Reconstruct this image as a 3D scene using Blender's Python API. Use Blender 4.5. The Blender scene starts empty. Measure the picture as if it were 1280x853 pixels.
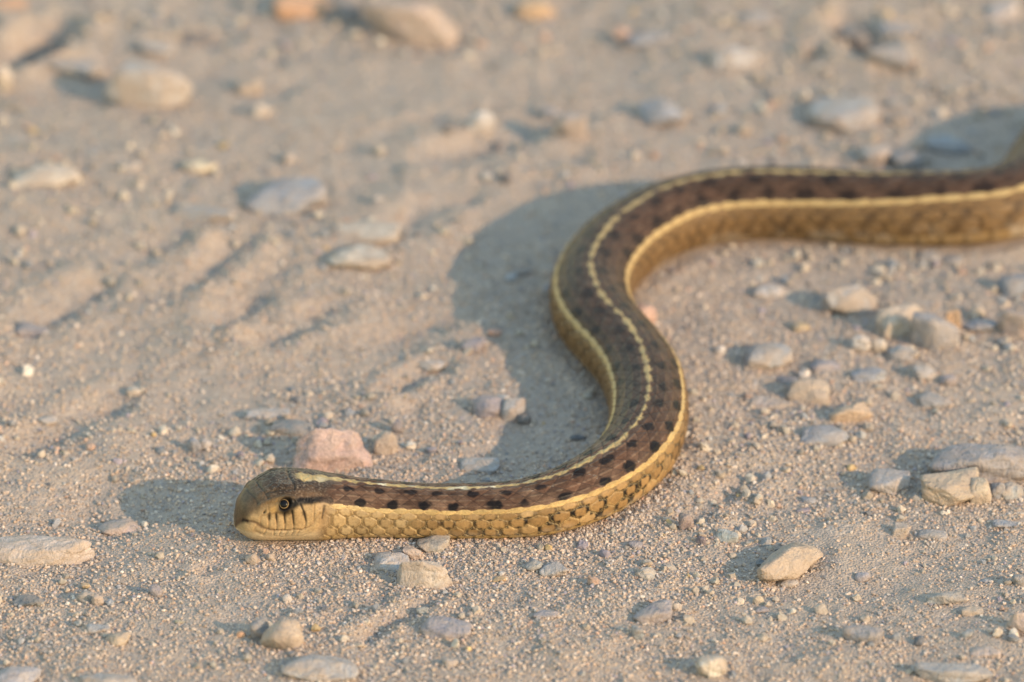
import bpy, bmesh, math, random
import numpy as np
from mathutils import Vector

# ---------------------------------------------------------------- scale: 1 unit = 10 cm
S = bpy.context.scene
S.unit_settings.system = 'METRIC'
S.unit_settings.scale_length = 0.1
rng = np.random.default_rng(7)
random.seed(7)
R = math.radians

# ---------------------------------------------------------------- camera (telephoto, low and close to the road)
PITCH = R(27.0)
DC = 18.9
KPX = 0.002 / 18.0                       # units per photo pixel at unit depth
cam_d = bpy.data.cameras.new('camera')
cam = bpy.data.objects.new('camera', cam_d)
S.collection.objects.link(cam)
S.camera = cam
CF = np.array([0, math.cos(PITCH), -math.sin(PITCH)])
CU = np.array([0, math.sin(PITCH), math.cos(PITCH)])
CR = np.array([1.0, 0, 0])
CP = -CF * DC
cam.location = CP
cam.rotation_euler = (math.pi / 2 - PITCH, 0, 0)
cam_d.sensor_width = 36
cam_d.lens = 36 / (1280 * KPX)
cam_d.clip_start = 0.1
cam_d.clip_end = 20000
cam_d.dof.use_dof = True
cam_d.dof.aperture_fstop = 0.95
cam_d.dof.aperture_blades = 9

# ---------------------------------------------------------------- sky, sun, exposure
SUN_EL, SUN_AZ = R(22.0), R(127.0)       # azimuth clockwise from +Y
W = bpy.data.worlds.new('World')
S.world = W
W.use_nodes = True
wn = W.node_tree.nodes
sky = wn.new('ShaderNodeTexSky')
sky.sky_type = 'NISHITA'
sky.sun_disc = False
sky.sun_elevation = SUN_EL
sky.sun_rotation = SUN_AZ
sky.air_density = 2.0
sky.dust_density = 0.2
sky.ozone_density = 2.2
W.node_tree.links.new(sky.outputs[0], wn['Background'].inputs[0])
wn['Background'].inputs[1].default_value = 0.15
sun_d = bpy.data.lights.new('sun', 'SUN')
sun_d.energy = 2.0
sun_d.angle = R(0.5)
sun_d.color = (1.0, 0.725, 0.46)
sun = bpy.data.objects.new('sun', sun_d)
S.collection.objects.link(sun)
sv = Vector((math.sin(SUN_AZ) * math.cos(SUN_EL), math.cos(SUN_AZ) * math.cos(SUN_EL), math.sin(SUN_EL)))
sun.rotation_euler = sv.to_track_quat('Z', 'Y').to_euler()
sun.location = sv * 30
S.view_settings.view_transform = 'Standard'
S.view_settings.look = 'None'
S.view_settings.gamma = 1.0
S.view_settings.use_curve_mapping = False
S.view_settings.exposure = 1.27

# ---------------------------------------------------------------- numpy helpers
def _h(ix, iy, iz, seed):
    h = (ix.astype(np.int64) * 374761393 + iy.astype(np.int64) * 668265263 + iz.astype(np.int64) * 2147483647 + seed * 1274126177) & 0xFFFFFFFF
    h = ((h ^ (h >> 13)) * 1274126177) & 0xFFFFFFFF
    h = ((h ^ (h >> 16)) * 2246822519) & 0xFFFFFFFF
    return ((h ^ (h >> 15)) & 0xFFFFFF) / float(0x7FFFFF) - 1.0

def noise(p, seed=0):
    p = np.asarray(p, float)
    i = np.floor(p).astype(np.int64)
    f = p - i
    f = f * f * f * (f * (f * 6 - 15) + 10)
    out = 0
    for dx in (0, 1):
        for dy in (0, 1):
            for dz in (0, 1):
                w = (f[:, 0] if dx else 1 - f[:, 0]) * (f[:, 1] if dy else 1 - f[:, 1]) * (f[:, 2] if dz else 1 - f[:, 2])
                out = out + w * _h(i[:, 0] + dx, i[:, 1] + dy, i[:, 2] + dz, seed)
    return out

def fbm(p, seed=0, octv=4, gain=0.5):
    a, o, q = 1.0, 0, np.asarray(p, float)
    for k in range(octv):
        o = o + a * noise(q, seed + k * 17)
        q = q * 2.03 + 11.7
        a *= gain
    return o

def sstep(a, b, x):
    t = np.clip((x - a) / (b - a), 0, 1)
    return t * t * (3 - 2 * t)

def pchip(xk, yk, x):
    xk, yk = np.asarray(xk, float), np.asarray(yk, float)
    h = np.diff(xk); d = np.diff(yk) / h
    m = np.zeros(len(xk))
    for i in range(1, len(xk) - 1):
        if d[i - 1] * d[i] > 0:
            w1, w2 = 2 * h[i] + h[i - 1], h[i] + 2 * h[i - 1]
            m[i] = (w1 + w2) / (w1 / d[i - 1] + w2 / d[i])
    m[0], m[-1] = d[0], d[-1]
    x = np.clip(x, xk[0], xk[-1])
    i = np.clip(np.searchsorted(xk, x) - 1, 0, len(h) - 1)
    t = (x - xk[i]) / h[i]
    return ((1 + 2 * t) * (1 - t) ** 2 * yk[i] + t * (1 - t) ** 2 * h[i] * m[i]
            + t * t * (3 - 2 * t) * yk[i + 1] + t * t * (t - 1) * h[i] * m[i + 1])

def cspline(tk, yk, t):
    tk, yk = np.asarray(tk, float), np.asarray(yk, float)
    n = len(tk); h = np.diff(tk)
    A = np.zeros((n, n)); b = np.zeros(n)
    A[0, 0] = A[-1, -1] = 1
    for i in range(1, n - 1):
        A[i, i - 1], A[i, i], A[i, i + 1] = h[i - 1], 2 * (h[i - 1] + h[i]), h[i]
        b[i] = 6 * ((yk[i + 1] - yk[i]) / h[i] - (yk[i] - yk[i - 1]) / h[i - 1])
    M = np.linalg.solve(A, b)
    i = np.clip(np.searchsorted(tk, t) - 1, 0, n - 2)
    u, v = tk[i + 1] - t, t - tk[i]
    return (M[i] * u ** 3 + M[i + 1] * v ** 3) / (6 * h[i]) + (yk[i] / h[i] - M[i] * h[i] / 6) * u + (yk[i + 1] / h[i] - M[i + 1] * h[i] / 6) * v

def ray(x, y):
    return CF + CR * (x - 640) * KPX + CU * (426.5 - y) * KPX

def at(x, y, z=0.0):
    d = ray(x, y)
    return CP + d * ((z - CP[2]) / d[2])

def depth(p):
    return float(np.dot(np.asarray(p) - CP, CF))

def project(p):
    q = np.asarray(p) - CP
    dz = q @ CF
    return 640 + (q @ CR) / dz / KPX, 426.5 - (q @ CU) / dz / KPX

def new_mesh(name, v, quads=None, tris=None, smooth=True):
    me = bpy.data.meshes.new(name)
    me.vertices.add(len(v))
    me.vertices.foreach_set('co', np.asarray(v, np.float32).ravel())
    f = quads if quads is not None else tris
    k = f.shape[1]
    me.loops.add(f.size)
    me.loops.foreach_set('vertex_index', f.astype(np.int32).ravel())
    me.polygons.add(len(f))
    me.polygons.foreach_set('loop_start', np.arange(0, f.size, k, dtype=np.int32))
    me.polygons.foreach_set('loop_total', np.full(len(f), k, np.int32))
    me.polygons.foreach_set('use_smooth', np.full(len(f), smooth, bool))
    me.update(calc_edges=True)
    me.validate()
    return me

def link(name, data, parent=None, **props):
    o = bpy.data.objects.new(name, data)
    S.collection.objects.link(o)
    if parent:
        o.parent = parent
    for k, v in props.items():
        o[k] = v
    return o

# ---------------------------------------------------------------- materials
def mat(name):
    m = bpy.data.materials.new(name)
    m.use_nodes = True
    nt = m.node_tree
    return m, nt, nt.nodes, nt.links, nt.nodes['Principled BSDF']

def ramp(N, stops, interp='LINEAR'):
    r = N.new('ShaderNodeValToRGB')
    r.color_ramp.interpolation = interp
    e = r.color_ramp.elements
    while len(e) < len(stops):
        e.new(0.5)
    for el, (p, c) in zip(e, stops):
        el.position = p
        el.color = (*c, 1)
    return r

def tex(N, L, kind, scale, vec, **kw):
    t = N.new(kind)
    t.inputs['Scale'].default_value = scale
    for k, v in kw.items():
        if k in t.inputs:
            t.inputs[k].default_value = v
        else:
            setattr(t, k, v)
    L.new(vec, t.inputs['Vector'])
    return t

def mix(N, L, fac, a, b, mode='MIX'):
    m = N.new('ShaderNodeMix')
    m.data_type = 'RGBA'
    m.blend_type = mode
    for sock, val in ((m.inputs['Factor'], fac), (m.inputs[6], a), (m.inputs[7], b)):
        if hasattr(val, 'is_linked'):
            L.new(val, sock)
        elif isinstance(val, tuple):
            sock.default_value = (*val, 1)
        else:
            sock.default_value = val
    return m.outputs[2]

SOIL = (0.394, 0.297, 0.226)
GRIT_TONES = [(0.0, (0.400, 0.302, 0.230)), (0.22, (0.473, 0.358, 0.275)), (0.40, (0.347, 0.269, 0.212)), (0.55, (0.431, 0.307, 0.221)),
              (0.68, (0.315, 0.274, 0.253)), (0.80, (0.525, 0.415, 0.329)), (0.90, (0.252, 0.217, 0.203)), (0.97, (0.610, 0.490, 0.406))]

def ground_material():
    m, nt, N, L, P = mat('dusty_road_dirt')
    g = N.new('ShaderNodeNewGeometry').outputs['Position']
    big = tex(N, L, 'ShaderNodeTexNoise', 1.1, g, Detail=5.0, Roughness=0.6)
    mid = tex(N, L, 'ShaderNodeTexNoise', 9.0, g, Detail=6.0, Roughness=0.65)
    cell = tex(N, L, 'ShaderNodeTexVoronoi', 150.0, g, Randomness=1.0)
    cell2 = tex(N, L, 'ShaderNodeTexVoronoi', 75.0, g, Randomness=1.0)
    c1 = ramp(N, [(0.3, (0.347, 0.264, 0.207)), (0.55, SOIL), (0.75, (0.452, 0.339, 0.257))])
    L.new(big.outputs[0], c1.inputs[0])
    c2 = ramp(N, [(0.32, (0.315, 0.245, 0.198)), (0.5, (0.394, 0.297, 0.226)), (0.7, (0.462, 0.344, 0.262))])
    L.new(mid.outputs[0], c2.inputs[0])
    base = mix(N, L, 0.5, c1.outputs[0], c2.outputs[0])
    sep = N.new('ShaderNodeSeparateColor'); L.new(cell.outputs['Color'], sep.inputs[0])
    gr = ramp(N, GRIT_TONES, 'CONSTANT'); L.new(sep.outputs[0], gr.inputs[0])
    sep2 = N.new('ShaderNodeSeparateColor'); L.new(cell2.outputs['Color'], sep2.inputs[0])
    gr2 = ramp(N, GRIT_TONES, 'CONSTANT'); L.new(sep2.outputs[1], gr2.inputs[0])
    hue = tex(N, L, 'ShaderNodeTexNoise', 4.5, g, Detail=4.0, Roughness=0.6, Distortion=0.4)
    hr = ramp(N, [(0.30, (0.34, 0.315, 0.29)), (0.44, (0.385, 0.30, 0.225)), (0.56, (0.42, 0.315, 0.24)), (0.70, (0.41, 0.335, 0.235))]); L.new(hue.outputs[0], hr.inputs[0])
    base = mix(N, L, 0.40, base, hr.outputs[0])
    base = mix(N, L, 0.34, base, gr.outputs[0])
    base = mix(N, L, 0.22, base, gr2.outputs[0])
    L.new(base, P.inputs['Base Color'])
    P.inputs['Roughness'].default_value = 0.95
    P.inputs['Specular IOR Level'].default_value = 0.15
    fine = tex(N, L, 'ShaderNodeTexNoise', 130.0, g, Detail=4.0, Roughness=0.7)
    b1 = N.new('ShaderNodeBump'); b1.inputs['Strength'].default_value = 0.9; b1.inputs['Distance'].default_value = 0.005
    b1.invert = True
    L.new(cell.outputs['Distance'], b1.inputs['Height'])
    b2 = N.new('ShaderNodeBump'); b2.inputs['Strength'].default_value = 0.6; b2.inputs['Distance'].default_value = 0.006
    L.new(fine.outputs[0], b2.inputs['Height'])
    L.new(b1.outputs[0], b2.inputs['Normal'])
    L.new(b2.outputs[0], P.inputs['Normal'])
    return m

def grain_material():
    m, nt, N, L, P = mat('road_grit')
    a = N.new('ShaderNodeAttribute'); a.attribute_type = 'INSTANCER'; a.attribute_name = 'tint'
    g = N.new('ShaderNodeNewGeometry').outputs['Position']
    n = tex(N, L, 'ShaderNodeTexNoise', 120.0, g, Detail=3.0)
    r = ramp(N, [(0.3, (0.75, 0.75, 0.75)), (0.7, (1.18, 1.18, 1.18))]); L.new(n.outputs[0], r.inputs[0])
    L.new(mix(N, L, 1.0, a.outputs['Color'], r.outputs[0], 'MULTIPLY'), P.inputs['Base Color'])
    P.inputs['Roughness'].default_value = 0.85
    P.inputs['Specular IOR Level'].default_value = 0.25
    return m

def stone_material():
    m, nt, N, L, P = mat('dusty_stone')
    oi = N.new('ShaderNodeObjectInfo')
    tc = N.new('ShaderNodeTexCoord').outputs['Object']
    add = N.new('ShaderNodeVectorMath'); add.operation = 'ADD'
    cmb = N.new('ShaderNodeCombineXYZ')
    mul = N.new('ShaderNodeMath'); mul.operation = 'MULTIPLY'; mul.inputs[1].default_value = 37.0
    L.new(oi.outputs['Random'], mul.inputs[0])
    for i in range(3):
        L.new(mul.outputs[0], cmb.inputs[i])
    L.new(tc, add.inputs[0]); L.new(cmb.outputs[0], add.inputs[1])
    v = add.outputs[0]
    n1 = tex(N, L, 'ShaderNodeTexNoise', 16.0, v, Detail=6.0, Roughness=0.65)
    n2 = tex(N, L, 'ShaderNodeTexNoise', 130.0, v, Detail=4.0, Roughness=0.7)
    n3 = tex(N, L, 'ShaderNodeTexNoise', 26.0, v, Detail=5.0, Roughness=0.6, Distortion=0.6)
    r1 = ramp(N, [(0.3, (0.72, 0.72, 0.74)), (0.5, (1, 1, 1)), (0.72, (1.2, 1.18, 1.14))]); L.new(n1.outputs[0], r1.inputs[0])
    r2 = ramp(N, [(0.32, (0.62, 0.62, 0.62)), (0.5, (1, 1, 1)), (0.7, (1.28, 1.28, 1.28))]); L.new(n2.outputs[0], r2.inputs[0])
    c = mix(N, L, 1.0, oi.outputs['Color'], r1.outputs[0], 'MULTIPLY')
    c = mix(N, L, 0.75, c, r2.outputs[0], 'MULTIPLY')
    dust = ramp(N, [(0.36, (0.12, 0.12, 0.12)), (0.60, (0.88, 0.88, 0.88))]); L.new(n3.outputs[0], dust.inputs[0])
    dm = N.new('ShaderNodeMath'); dm.operation = 'MULTIPLY'; L.new(dust.outputs[0], dm.inputs[0]); L.new(oi.outputs['Alpha'], dm.inputs[1])
    c = mix(N, L, dm.outputs[0], c, SOIL)
    L.new(c, P.inputs['Base Color'])
    P.inputs['Roughness'].default_value = 0.88
    P.inputs['Specular IOR Level'].default_value = 0.25
    b = N.new('ShaderNodeBump'); b.inputs['Strength'].default_value = 0.6; b.inputs['Distance'].default_value = 0.008
    L.new(n2.outputs[0], b.inputs['Height'])
    b2 = N.new('ShaderNodeBump'); b2.inputs['Strength'].default_value = 0.8; b2.inputs['Distance'].default_value = 0.022
    L.new(n3.outputs[0], b2.inputs['Height']); L.new(b.outputs[0], b2.inputs['Normal'])
    L.new(b2.outputs[0], P.inputs['Normal'])
    return m

def snake_material():
    m, nt, N, L, P = mat('scaly_skin')
    a = N.new('ShaderNodeAttribute'); a.attribute_name = 'pigment'
    g = N.new('ShaderNodeTexCoord').outputs['Object']
    n = tex(N, L, 'ShaderNodeTexNoise', 170.0, g, Detail=4.0, Roughness=0.7)
    r = ramp(N, [(0.3, (0.72, 0.72, 0.72)), (0.5, (1, 1, 1)), (0.72, (1.25, 1.25, 1.25))]); L.new(n.outputs[0], r.inputs[0])
    L.new(mix(N, L, 0.8, a.outputs['Color'], r.outputs[0], 'MULTIPLY'), P.inputs['Base Color'])
    P.inputs['Roughness'].default_value = 0.40
    P.inputs['Specular IOR Level'].default_value = 0.11
    b = N.new('ShaderNodeBump'); b.inputs['Strength'].default_value = 0.25; b.inputs['Distance'].default_value = 0.002
    L.new(n.outputs[0], b.inputs['Height']); L.new(b.outputs[0], P.inputs['Normal'])
    return m

def eye_material():
    m, nt, N, L, P = mat('glossy_eye')
    a = N.new('ShaderNodeAttribute'); a.attribute_name = 'pigment'
    L.new(a.outputs['Color'], P.inputs['Base Color'])
    P.inputs['Roughness'].default_value = 0.07
    P.inputs['Specular IOR Level'].default_value = 0.16
    return m

M_GROUND, M_GRAIN, M_STONE, M_SNAKE, M_EYE = ground_material(), grain_material(), stone_material(), snake_material(), eye_material()

# ---------------------------------------------------------------- snake centre line
# photo position of the middle of the body, half width, half height, height of the centre
BODY = [  # x, y, a, zc
    (294, 648, .07, .070), (350, 633, .085, .082), (425, 629.5, .082, .078), (500, 633, .076, .068), (560, 635, .074, .065),
    (620, 634, .076, .067), (680, 627, .082, .070), (735, 607, .088, .075), (783, 575, .093, .079), (808, 535, .096, .082),
    (810, 495, .099, .084), (795, 453, .102, .087), (769, 421, .103, .090), (746, 392, .105, .092), (739, 360, .106, .093),
    (756, 323, .107, .093), (797, 288, .108, .093), (850, 263, .107, .093), (920, 251, .107, .093), (1000, 250, .107, .093),
    (1080, 255, .108, .093), (1150, 257, .109, .094), (1213, 255, .110, .095), (1262, 247, .110, .095), (1298, 219, .108, .094),
    (1322, 184, .106, .092), (1366, 158, .100, .088), (1436, 147, .090, .078), (1520, 145, .074, .065), (1610, 147, .052, .046), (1700, 150, .030, .027), (1780, 153, .010, .012)]
CP_ = np.array([at(x, y, z) for x, y, a, z in BODY])
tk = np.concatenate([[0], np.cumsum(np.linalg.norm(np.diff(CP_, axis=0), axis=1))])
tt = np.linspace(0, tk[-1], 6000)
fine = np.stack([cspline(tk, CP_[:, i], tt) for i in range(3)], 1)
sl = np.concatenate([[0], np.cumsum(np.linalg.norm(np.diff(fine[:, :2], axis=0), axis=1))])
SK = np.interp(tk, tt, sl)               # arc length at each control point
S_END = sl[-1]
A_K = np.array([b[2] for b in BODY])

def path_xy(s):
    return np.stack([np.interp(s, sl, fine[:, 0]), np.interp(s, sl, fine[:, 1])], -1)

HS = [0, .004, .012, .025, .045, .08, .115, .15, .19, .24, .31, .42]
HA = [0, .021, .038, .052, .064, .078, .087, .094, .095, .086, .077, .075]
HT = [0, .024, .046, .061, .070, .079, .084, .086, .085, .079, .073, .069]
HB = [0, .014, .029, .043, .057, .070, .077, .079, .077, .073, .068, .065]

def half_sizes(s):
    q = np.sqrt(s)
    a0, t0, b0 = (pchip(np.sqrt(HS), v, q) for v in (HA, HT, HB))
    a1 = pchip(SK, A_K, s)
    w = sstep(.28, .42, s)
    return a0 * (1 - w) + a1 * w, t0 * (1 - w) + a1 * .87 * w, b0 * (1 - w) + a1 * .82 * w

ROW_PHI = np.array([0, 11.5, 24, 37, 50, 61.5, 71.5, 86, 105, 128, 155, 180.])
ROW_IDX = np.arange(12.)

def ring_frame(s):
    p = path_xy(s)
    e = .004
    d = path_xy(np.minimum(s + e, S_END)) - path_xy(np.maximum(s - e, 0))
    d /= np.linalg.norm(d, axis=1)[:, None]
    return p, d

def roll(s):
    return -18.0 * sstep(SK[19] - .05, SK[22], s) - 16.0 * sstep(SK[22], SK[25], s)

def section(s, phi, ex=0.0):
    """point on the skin at length s (array) and angle phi (array, degrees, 0 at the spine, + on the snake's left)."""
    a, bt, bb = half_sizes(s)
    p, d = ring_frame(s)
    side = np.stack([d[:, 1], -d[:, 0], 0 * s], -1)          # T x up
    f = np.radians(phi + roll(s))
    sn, cs = np.sin(f), np.cos(f)
    wh = 1 - sstep(.20, .36, s)
    nt = 2.0 + .85 * wh * sstep(.0, .03, s)
    nb = 2.5 - .2 * wh
    n = np.where(cs >= 0, nt, nb)
    X = (a + ex) * np.sign(sn) * np.abs(sn) ** (2 / n)
    Z = np.where(cs >= 0, bt + ex, bb + ex) * np.sign(cs) * np.abs(cs) ** (2 / n)
    # muzzle rides a little off the ground
    lift = pchip([0, .012, .03, .06, .12, .22, 9], [.050, .036, .022, .013, .007, .002, .002], s)
    zc = bb + lift - .006
    q = np.stack([p[:, 0], p[:, 1], zc], -1) + side * X[:, None]
    q[:, 2] += Z
    return q

# ---------------------------------------------------------------- ground relief
PATH_S = path_xy(np.linspace(0, S_END, 110))
PATH_A = half_sizes(np.linspace(0, S_END, 110))[0]
GROOVES = [  # photo polyline, half width, depth, bank
    ([(290, 312), (262, 332), (240, 350), (205, 372)], .042, .011, .008), ([(352, 330), (330, 352), (312, 375), (285, 405)], .042, .012, .008),
    ([(418, 382), (400, 394), (385, 408), (335, 428)], .040, .012, .010), ([(205, 305), (160, 322)], .05, .008, .006),
    ([(552, 463), (535, 466), (515, 475), (490, 490)], .030, .016, .013), ([(306, 682), (288, 690), (272, 705), (255, 716)], .018, .018, .009),
    ([(535, 752), (512, 768), (490, 776), (455, 800)], .026, .014, .007), ([(930, 590), (912, 612), (890, 624), (866, 650)], .036, .012, .013),
    ([(470, 300), (520, 270), (580, 250)], .05, .014, .012), ([(120, 360), (80, 380), (40, 410)], .05, .014, .010), ([(560, 395), (520, 410), (480, 430)], .05, .012, .010),
    ([(30, 560), (90, 530), (140, 500)], .05, .014, .010), ([(700, 150), (640, 180), (560, 200)], .06, .016, .012),
    ([(1060, 40), (1085, 70)], .05, .04, .02), ([(15, 72), (40, 62), (66, 38)], .055, .075, .03), ([(225, 48), (265, 48)], .045, .04, .01)]
GW = [(np.array([at(*q)[:2] for q in pl]), w, d, b) for pl, w, d, b in GROOVES]

DIP = at(150, 624)[:2]                   # dip added before the muzzle to lengthen the head's shadow

def seg_dist(P, poly):
    best = np.full(len(P), 1e9)
    side = np.zeros(len(P))
    for i in range(len(poly) - 1):
        a, b = poly[i], poly[i + 1]
        ab = b - a
        t = np.clip(((P - a) @ ab) / (ab @ ab), 0, 1)
        q = P - (a + t[:, None] * ab)
        d = np.linalg.norm(q, axis=1)
        m = d < best
        best[m] = d[m]
        n = np.array([-ab[1], ab[0]]) / np.linalg.norm(ab)
        side[m] = (q @ n)[m]
    return best, side

def snake_gap(P):
    out = np.full(len(P), 1e9)
    near = (P[:, 0] > -1.3) & (P[:, 1] > -1.3) & (P[:, 0] < 3.2) & (P[:, 1] < 2.6)
    Q = P[near]
    g = np.full(len(Q), 1e9)
    for p, a in zip(PATH_S, PATH_A):
        g = np.minimum(g, np.hypot(Q[:, 0] - p[0], Q[:, 1] - p[1]) - a)
    out[near] = g
    return out

def ground_height(P):
    P = np.asarray(P, float)
    z0 = np.zeros(len(P))
    p3 = np.stack([P[:, 0], P[:, 1], z0], -1)
    h = .018 * fbm(p3 * 1.1, 3, 3) + .010 * fbm(p3 * 3.7 + 5, 21, 3) + .0055 * fbm(p3 * 12 + 9, 31, 3) + .0075 * (np.clip(1 - np.abs(noise(p3 * 5.5 + 3 * 1.7, 47)) * 1.6, 0, 1) ** 3 - .2) * np.clip(.5 + noise(p3 * 1.7, 48), 0, 1)
    h += -.044 * np.exp(-((P[:, 0] - DIP[0]) / .18) ** 2 - ((P[:, 1] - DIP[1]) / .15) ** 2)
    for poly, w, d, b in GW:
        lo, hi = poly.min(0) - 6 * w, poly.max(0) + 6 * w
        m = ((P >= lo) & (P <= hi)).all(1)
        if not m.any():
            continue
        r, sd = seg_dist(P[m], poly)
        wob = 1 + .55 * noise(p3[m] * 11, 77) + .3 * noise(p3[m] * 27, 78)
        h[m] += -d * np.exp(-(r / w) ** 2) * wob + b * np.exp(-((r - 2.1 * w) / (1.1 * w)) ** 2) * wob
    g = snake_gap(P)
    w = sstep(-.02, .22, g)
    return h * w + (1 - w) * (.002 + .003 * noise(p3 * 18, 55)) + .008 * np.exp(-((g - .028) / .026) ** 2) * (.7 + .6 * noise(p3 * 13, 56))

def axis(lo, hi, step, far):
    core = list(np.arange(lo, hi + step / 2, step))
    s, x, out = step, hi, []
    while x < far:
        s *= 1.22; x += s; out.append(x)
    s, x, neg = step, lo, []
    while x > -far:
        s *= 1.22; x -= s; neg.append(x)
    return np.array(neg[::-1] + core + out)

gx, gy = axis(-2.6, 2.6, .0105, 6000), axis(-2.6, 3.6, .0115, 6000)
XX, YY = np.meshgrid(gx, gy)
P2 = np.stack([XX.ravel(), YY.ravel()], -1)
HH = ground_height(P2)
nx, ny = len(gx), len(gy)
ii = np.arange(nx * ny).reshape(ny, nx)
Q = np.stack([ii[:-1, :-1], ii[:-1, 1:], ii[1:, 1:], ii[1:, :-1]], -1).reshape(-1, 4)
me = new_mesh('ground', np.column_stack([P2, HH]), quads=Q)
me.materials.append(M_GROUND)
link('ground', me, kind='structure')

# ---------------------------------------------------------------- snake
ds = np.concatenate([np.linspace(0, 1, 46) ** 2 * .05, np.arange(.0516, .32, .0016), np.arange(.32, 1.5, .0026), np.arange(1.5, S_END - .002, .0046), [S_END - .0005]])
phis = []
for k in range(9):                                           # denser over the scale rows than on the belly
    n = 11
    phis += list(np.linspace(ROW_PHI[k], ROW_PHI[k + 1], n, endpoint=False))
phis += list(np.linspace(128, 180, 11))
phis = np.array(phis)
PH = np.concatenate([phis, -phis[-2:0:-1]])
ns, nph = len(ds), len(PH)
Sg = np.repeat(ds, nph)
Pg = np.tile(PH, ns)
aS = half_sizes(ds)[0]
ell = np.where(ds < .3, .040, .53 * aS)
ell = np.maximum(ell, .012)
Ug = np.repeat(np.concatenate([[0], np.cumsum(np.diff(ds) / (.5 * (ell[1:] + ell[:-1])))]), nph)
rr = np.interp(np.abs(Pg), ROW_PHI, ROW_IDX)
sgn = np.where(Pg < 0, 1, 0)
low = sstep(4.6, 6.2, rr)                                    # lower rows are large, rounded, smooth

cand = []
k0 = np.floor(rr)
for dk in (0, 1):
    k = k0 + dk
    off = .5 * (k % 2)
    for dj in (0, 1):
        j = np.floor(Ug - off) + dj
        du, dv = Ug - off - j, rr - k
        l1 = 2 * np.abs(du) + np.abs(dv)
        l2 = np.sqrt((1.75 * du) ** 2 + (1.25 * dv) ** 2) * 1.1
        cand.append((l1 * (1 - low) + l2 * low, k, j, du, dv))
D = np.stack([c[0] for c in cand])
order = np.argsort(D, 0)
pick = lambda q: np.take_along_axis(np.stack([c[q] for c in cand]), order[:1], 0)[0]
Ds = np.sort(D, 0)
F1, F2, F3 = Ds[0], Ds[1], Ds[2]
sk, sj, du, dv = pick(1), pick(2), pick(3), pick(4)
edge = F2 - F1
corner = F3 - F1
rnd = _h(sk.astype(np.int64), sj.astype(np.int64), sgn.astype(np.int64), 5)
rnd2 = _h(sk.astype(np.int64), sj.astype(np.int64), sgn.astype(np.int64), 9)
on_body = sstep(.205, .265, Sg + .0004 * (np.abs(Pg) - 60))
ventral = sstep(8.55, 8.75, rr)
fade_in = sstep(.20, .30, Sg)

# relief of the scales: plate with a raised free edge, keel on the upper rows
plate = sstep(0.0, .34, edge)
keel = (1 - low) * np.clip(1 - np.abs(dv) * 5.0, 0, 1)
relief = (.0030 * plate + .0030 * plate * du + .0030 * keel * plate) * on_body * (1 - ventral) * (.55 + .45 * fade_in) * (.42 + .58 * low)
vu = (Ug * 1.0) % 1.0
relief += ventral * on_body * .0022 * (sstep(0, .18, vu) * (1 - .5 * vu))
scale_gain = np.repeat(aS / .085, nph)
relief *= np.clip(scale_gain, .6, 1.25)

# head relief: eye sockets, brow, lip line, plates
def head_xy(s, phi):
    return s, np.abs(phi)
EYE_S, EYE_P = .1107, 60.0
hA = np.repeat(half_sizes(ds)[0], nph)
arc = np.radians(np.abs(Pg)) * hA
eye_arc = math.radians(EYE_P) * float(half_sizes(np.array([EYE_S]))[0][0])
ed = np.hypot(Sg - EYE_S, (arc - eye_arc))
relief += -.010 * np.exp(-(ed / .0145) ** 4) + .0030 * np.exp(-((ed - .020) / .005) ** 2) * (.6 + .4 * (np.abs(Pg) < 60))

def line_d(poly):
    """distance on the head skin to a polyline of (s, phi) points."""
    pts = np.array([(s, math.radians(p) * float(half_sizes(np.array([max(s, 1e-4)]))[0][0])) for s, p in poly])
    m = Sg < .30
    out = np.full(len(Sg), 1.0)
    out[m], _ = seg_dist(np.stack([Sg[m], arc[m]], -1), pts)
    return out

MOUTH = [(.0005, 50), (.007, 58), (.019, 76), (.0416, 88), (.064, 96), (.080, 100), (.117, 102), (.156, 100), (.175, 94), (.193, 88), (.210, 77)]
mouth_d = line_d(MOUTH)
slit_d = line_d([(.0085, 62), (.0135, 70), (.0185, 76)])
relief += -.0024 * np.interp(Sg, [0, .14, .2], [1, 1, .25]) * np.exp(-(mouth_d / .0022) ** 2) + .0012 * np.exp(-((mouth_d - .006) / .004) ** 2) - .0012 * np.exp(-(slit_d / .002) ** 2)
LABIAL = [[(.0656, 73), (.0656, 83)], [(.0836, 75), (.0851, 88)], [(.1062, 77), (.1077, 89)], [(.1287, 74), (.1332, 91)],
          [(.155, 62), (.163, 74), (.169, 88)], [(.2234, 62), (.216, 84)]]
THIN = [[(.0656, 83), (.062, 95)], [(.0851, 88), (.084, 100)], [(.1077, 89), (.106, 101)], [(.1332, 91), (.131, 101)], [(.169, 88), (.165, 97)],
        [(.196, 57), (.192, 87)], [(.046, 72), (.044, 88)], [(.066, 54), (.066, 73)], [(.05, 73), (.084, 74), (.098, 76)]]
LOWER = [[(.0386, 87), (.0295, 92)], [(.058, 96), (.0506, 110)], [(.0776, 100), (.0776, 112)], [(.096, 102), (.092, 114)], [(.1137, 104), (.109, 116)],
         [(.133, 103), (.127, 115)], [(.151, 101), (.142, 112)]]
PLATES = [[(.040, 0), (.044, 40)], [(.066, 0), (.070, 38)], [(.069, 22), (.108, 27), (.142, 30)], [(.142, 0), (.146, 20), (.142, 32)]]
lab_d = np.min([line_d(l) for l in LABIAL], 0)
low_d = np.min([line_d(l) for l in LOWER + THIN], 0)
pl_d = np.min([line_d(l) for l in PLATES], 0)
swell = np.minimum(lab_d, low_d)
relief += .0012 * sstep(.0, .007, swell) * sstep(66, 80, np.abs(Pg)) * (1 - sstep(112, 122, np.abs(Pg))) * sstep(.03, .05, Sg) * (1 - sstep(.19, .215, Sg))
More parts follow.
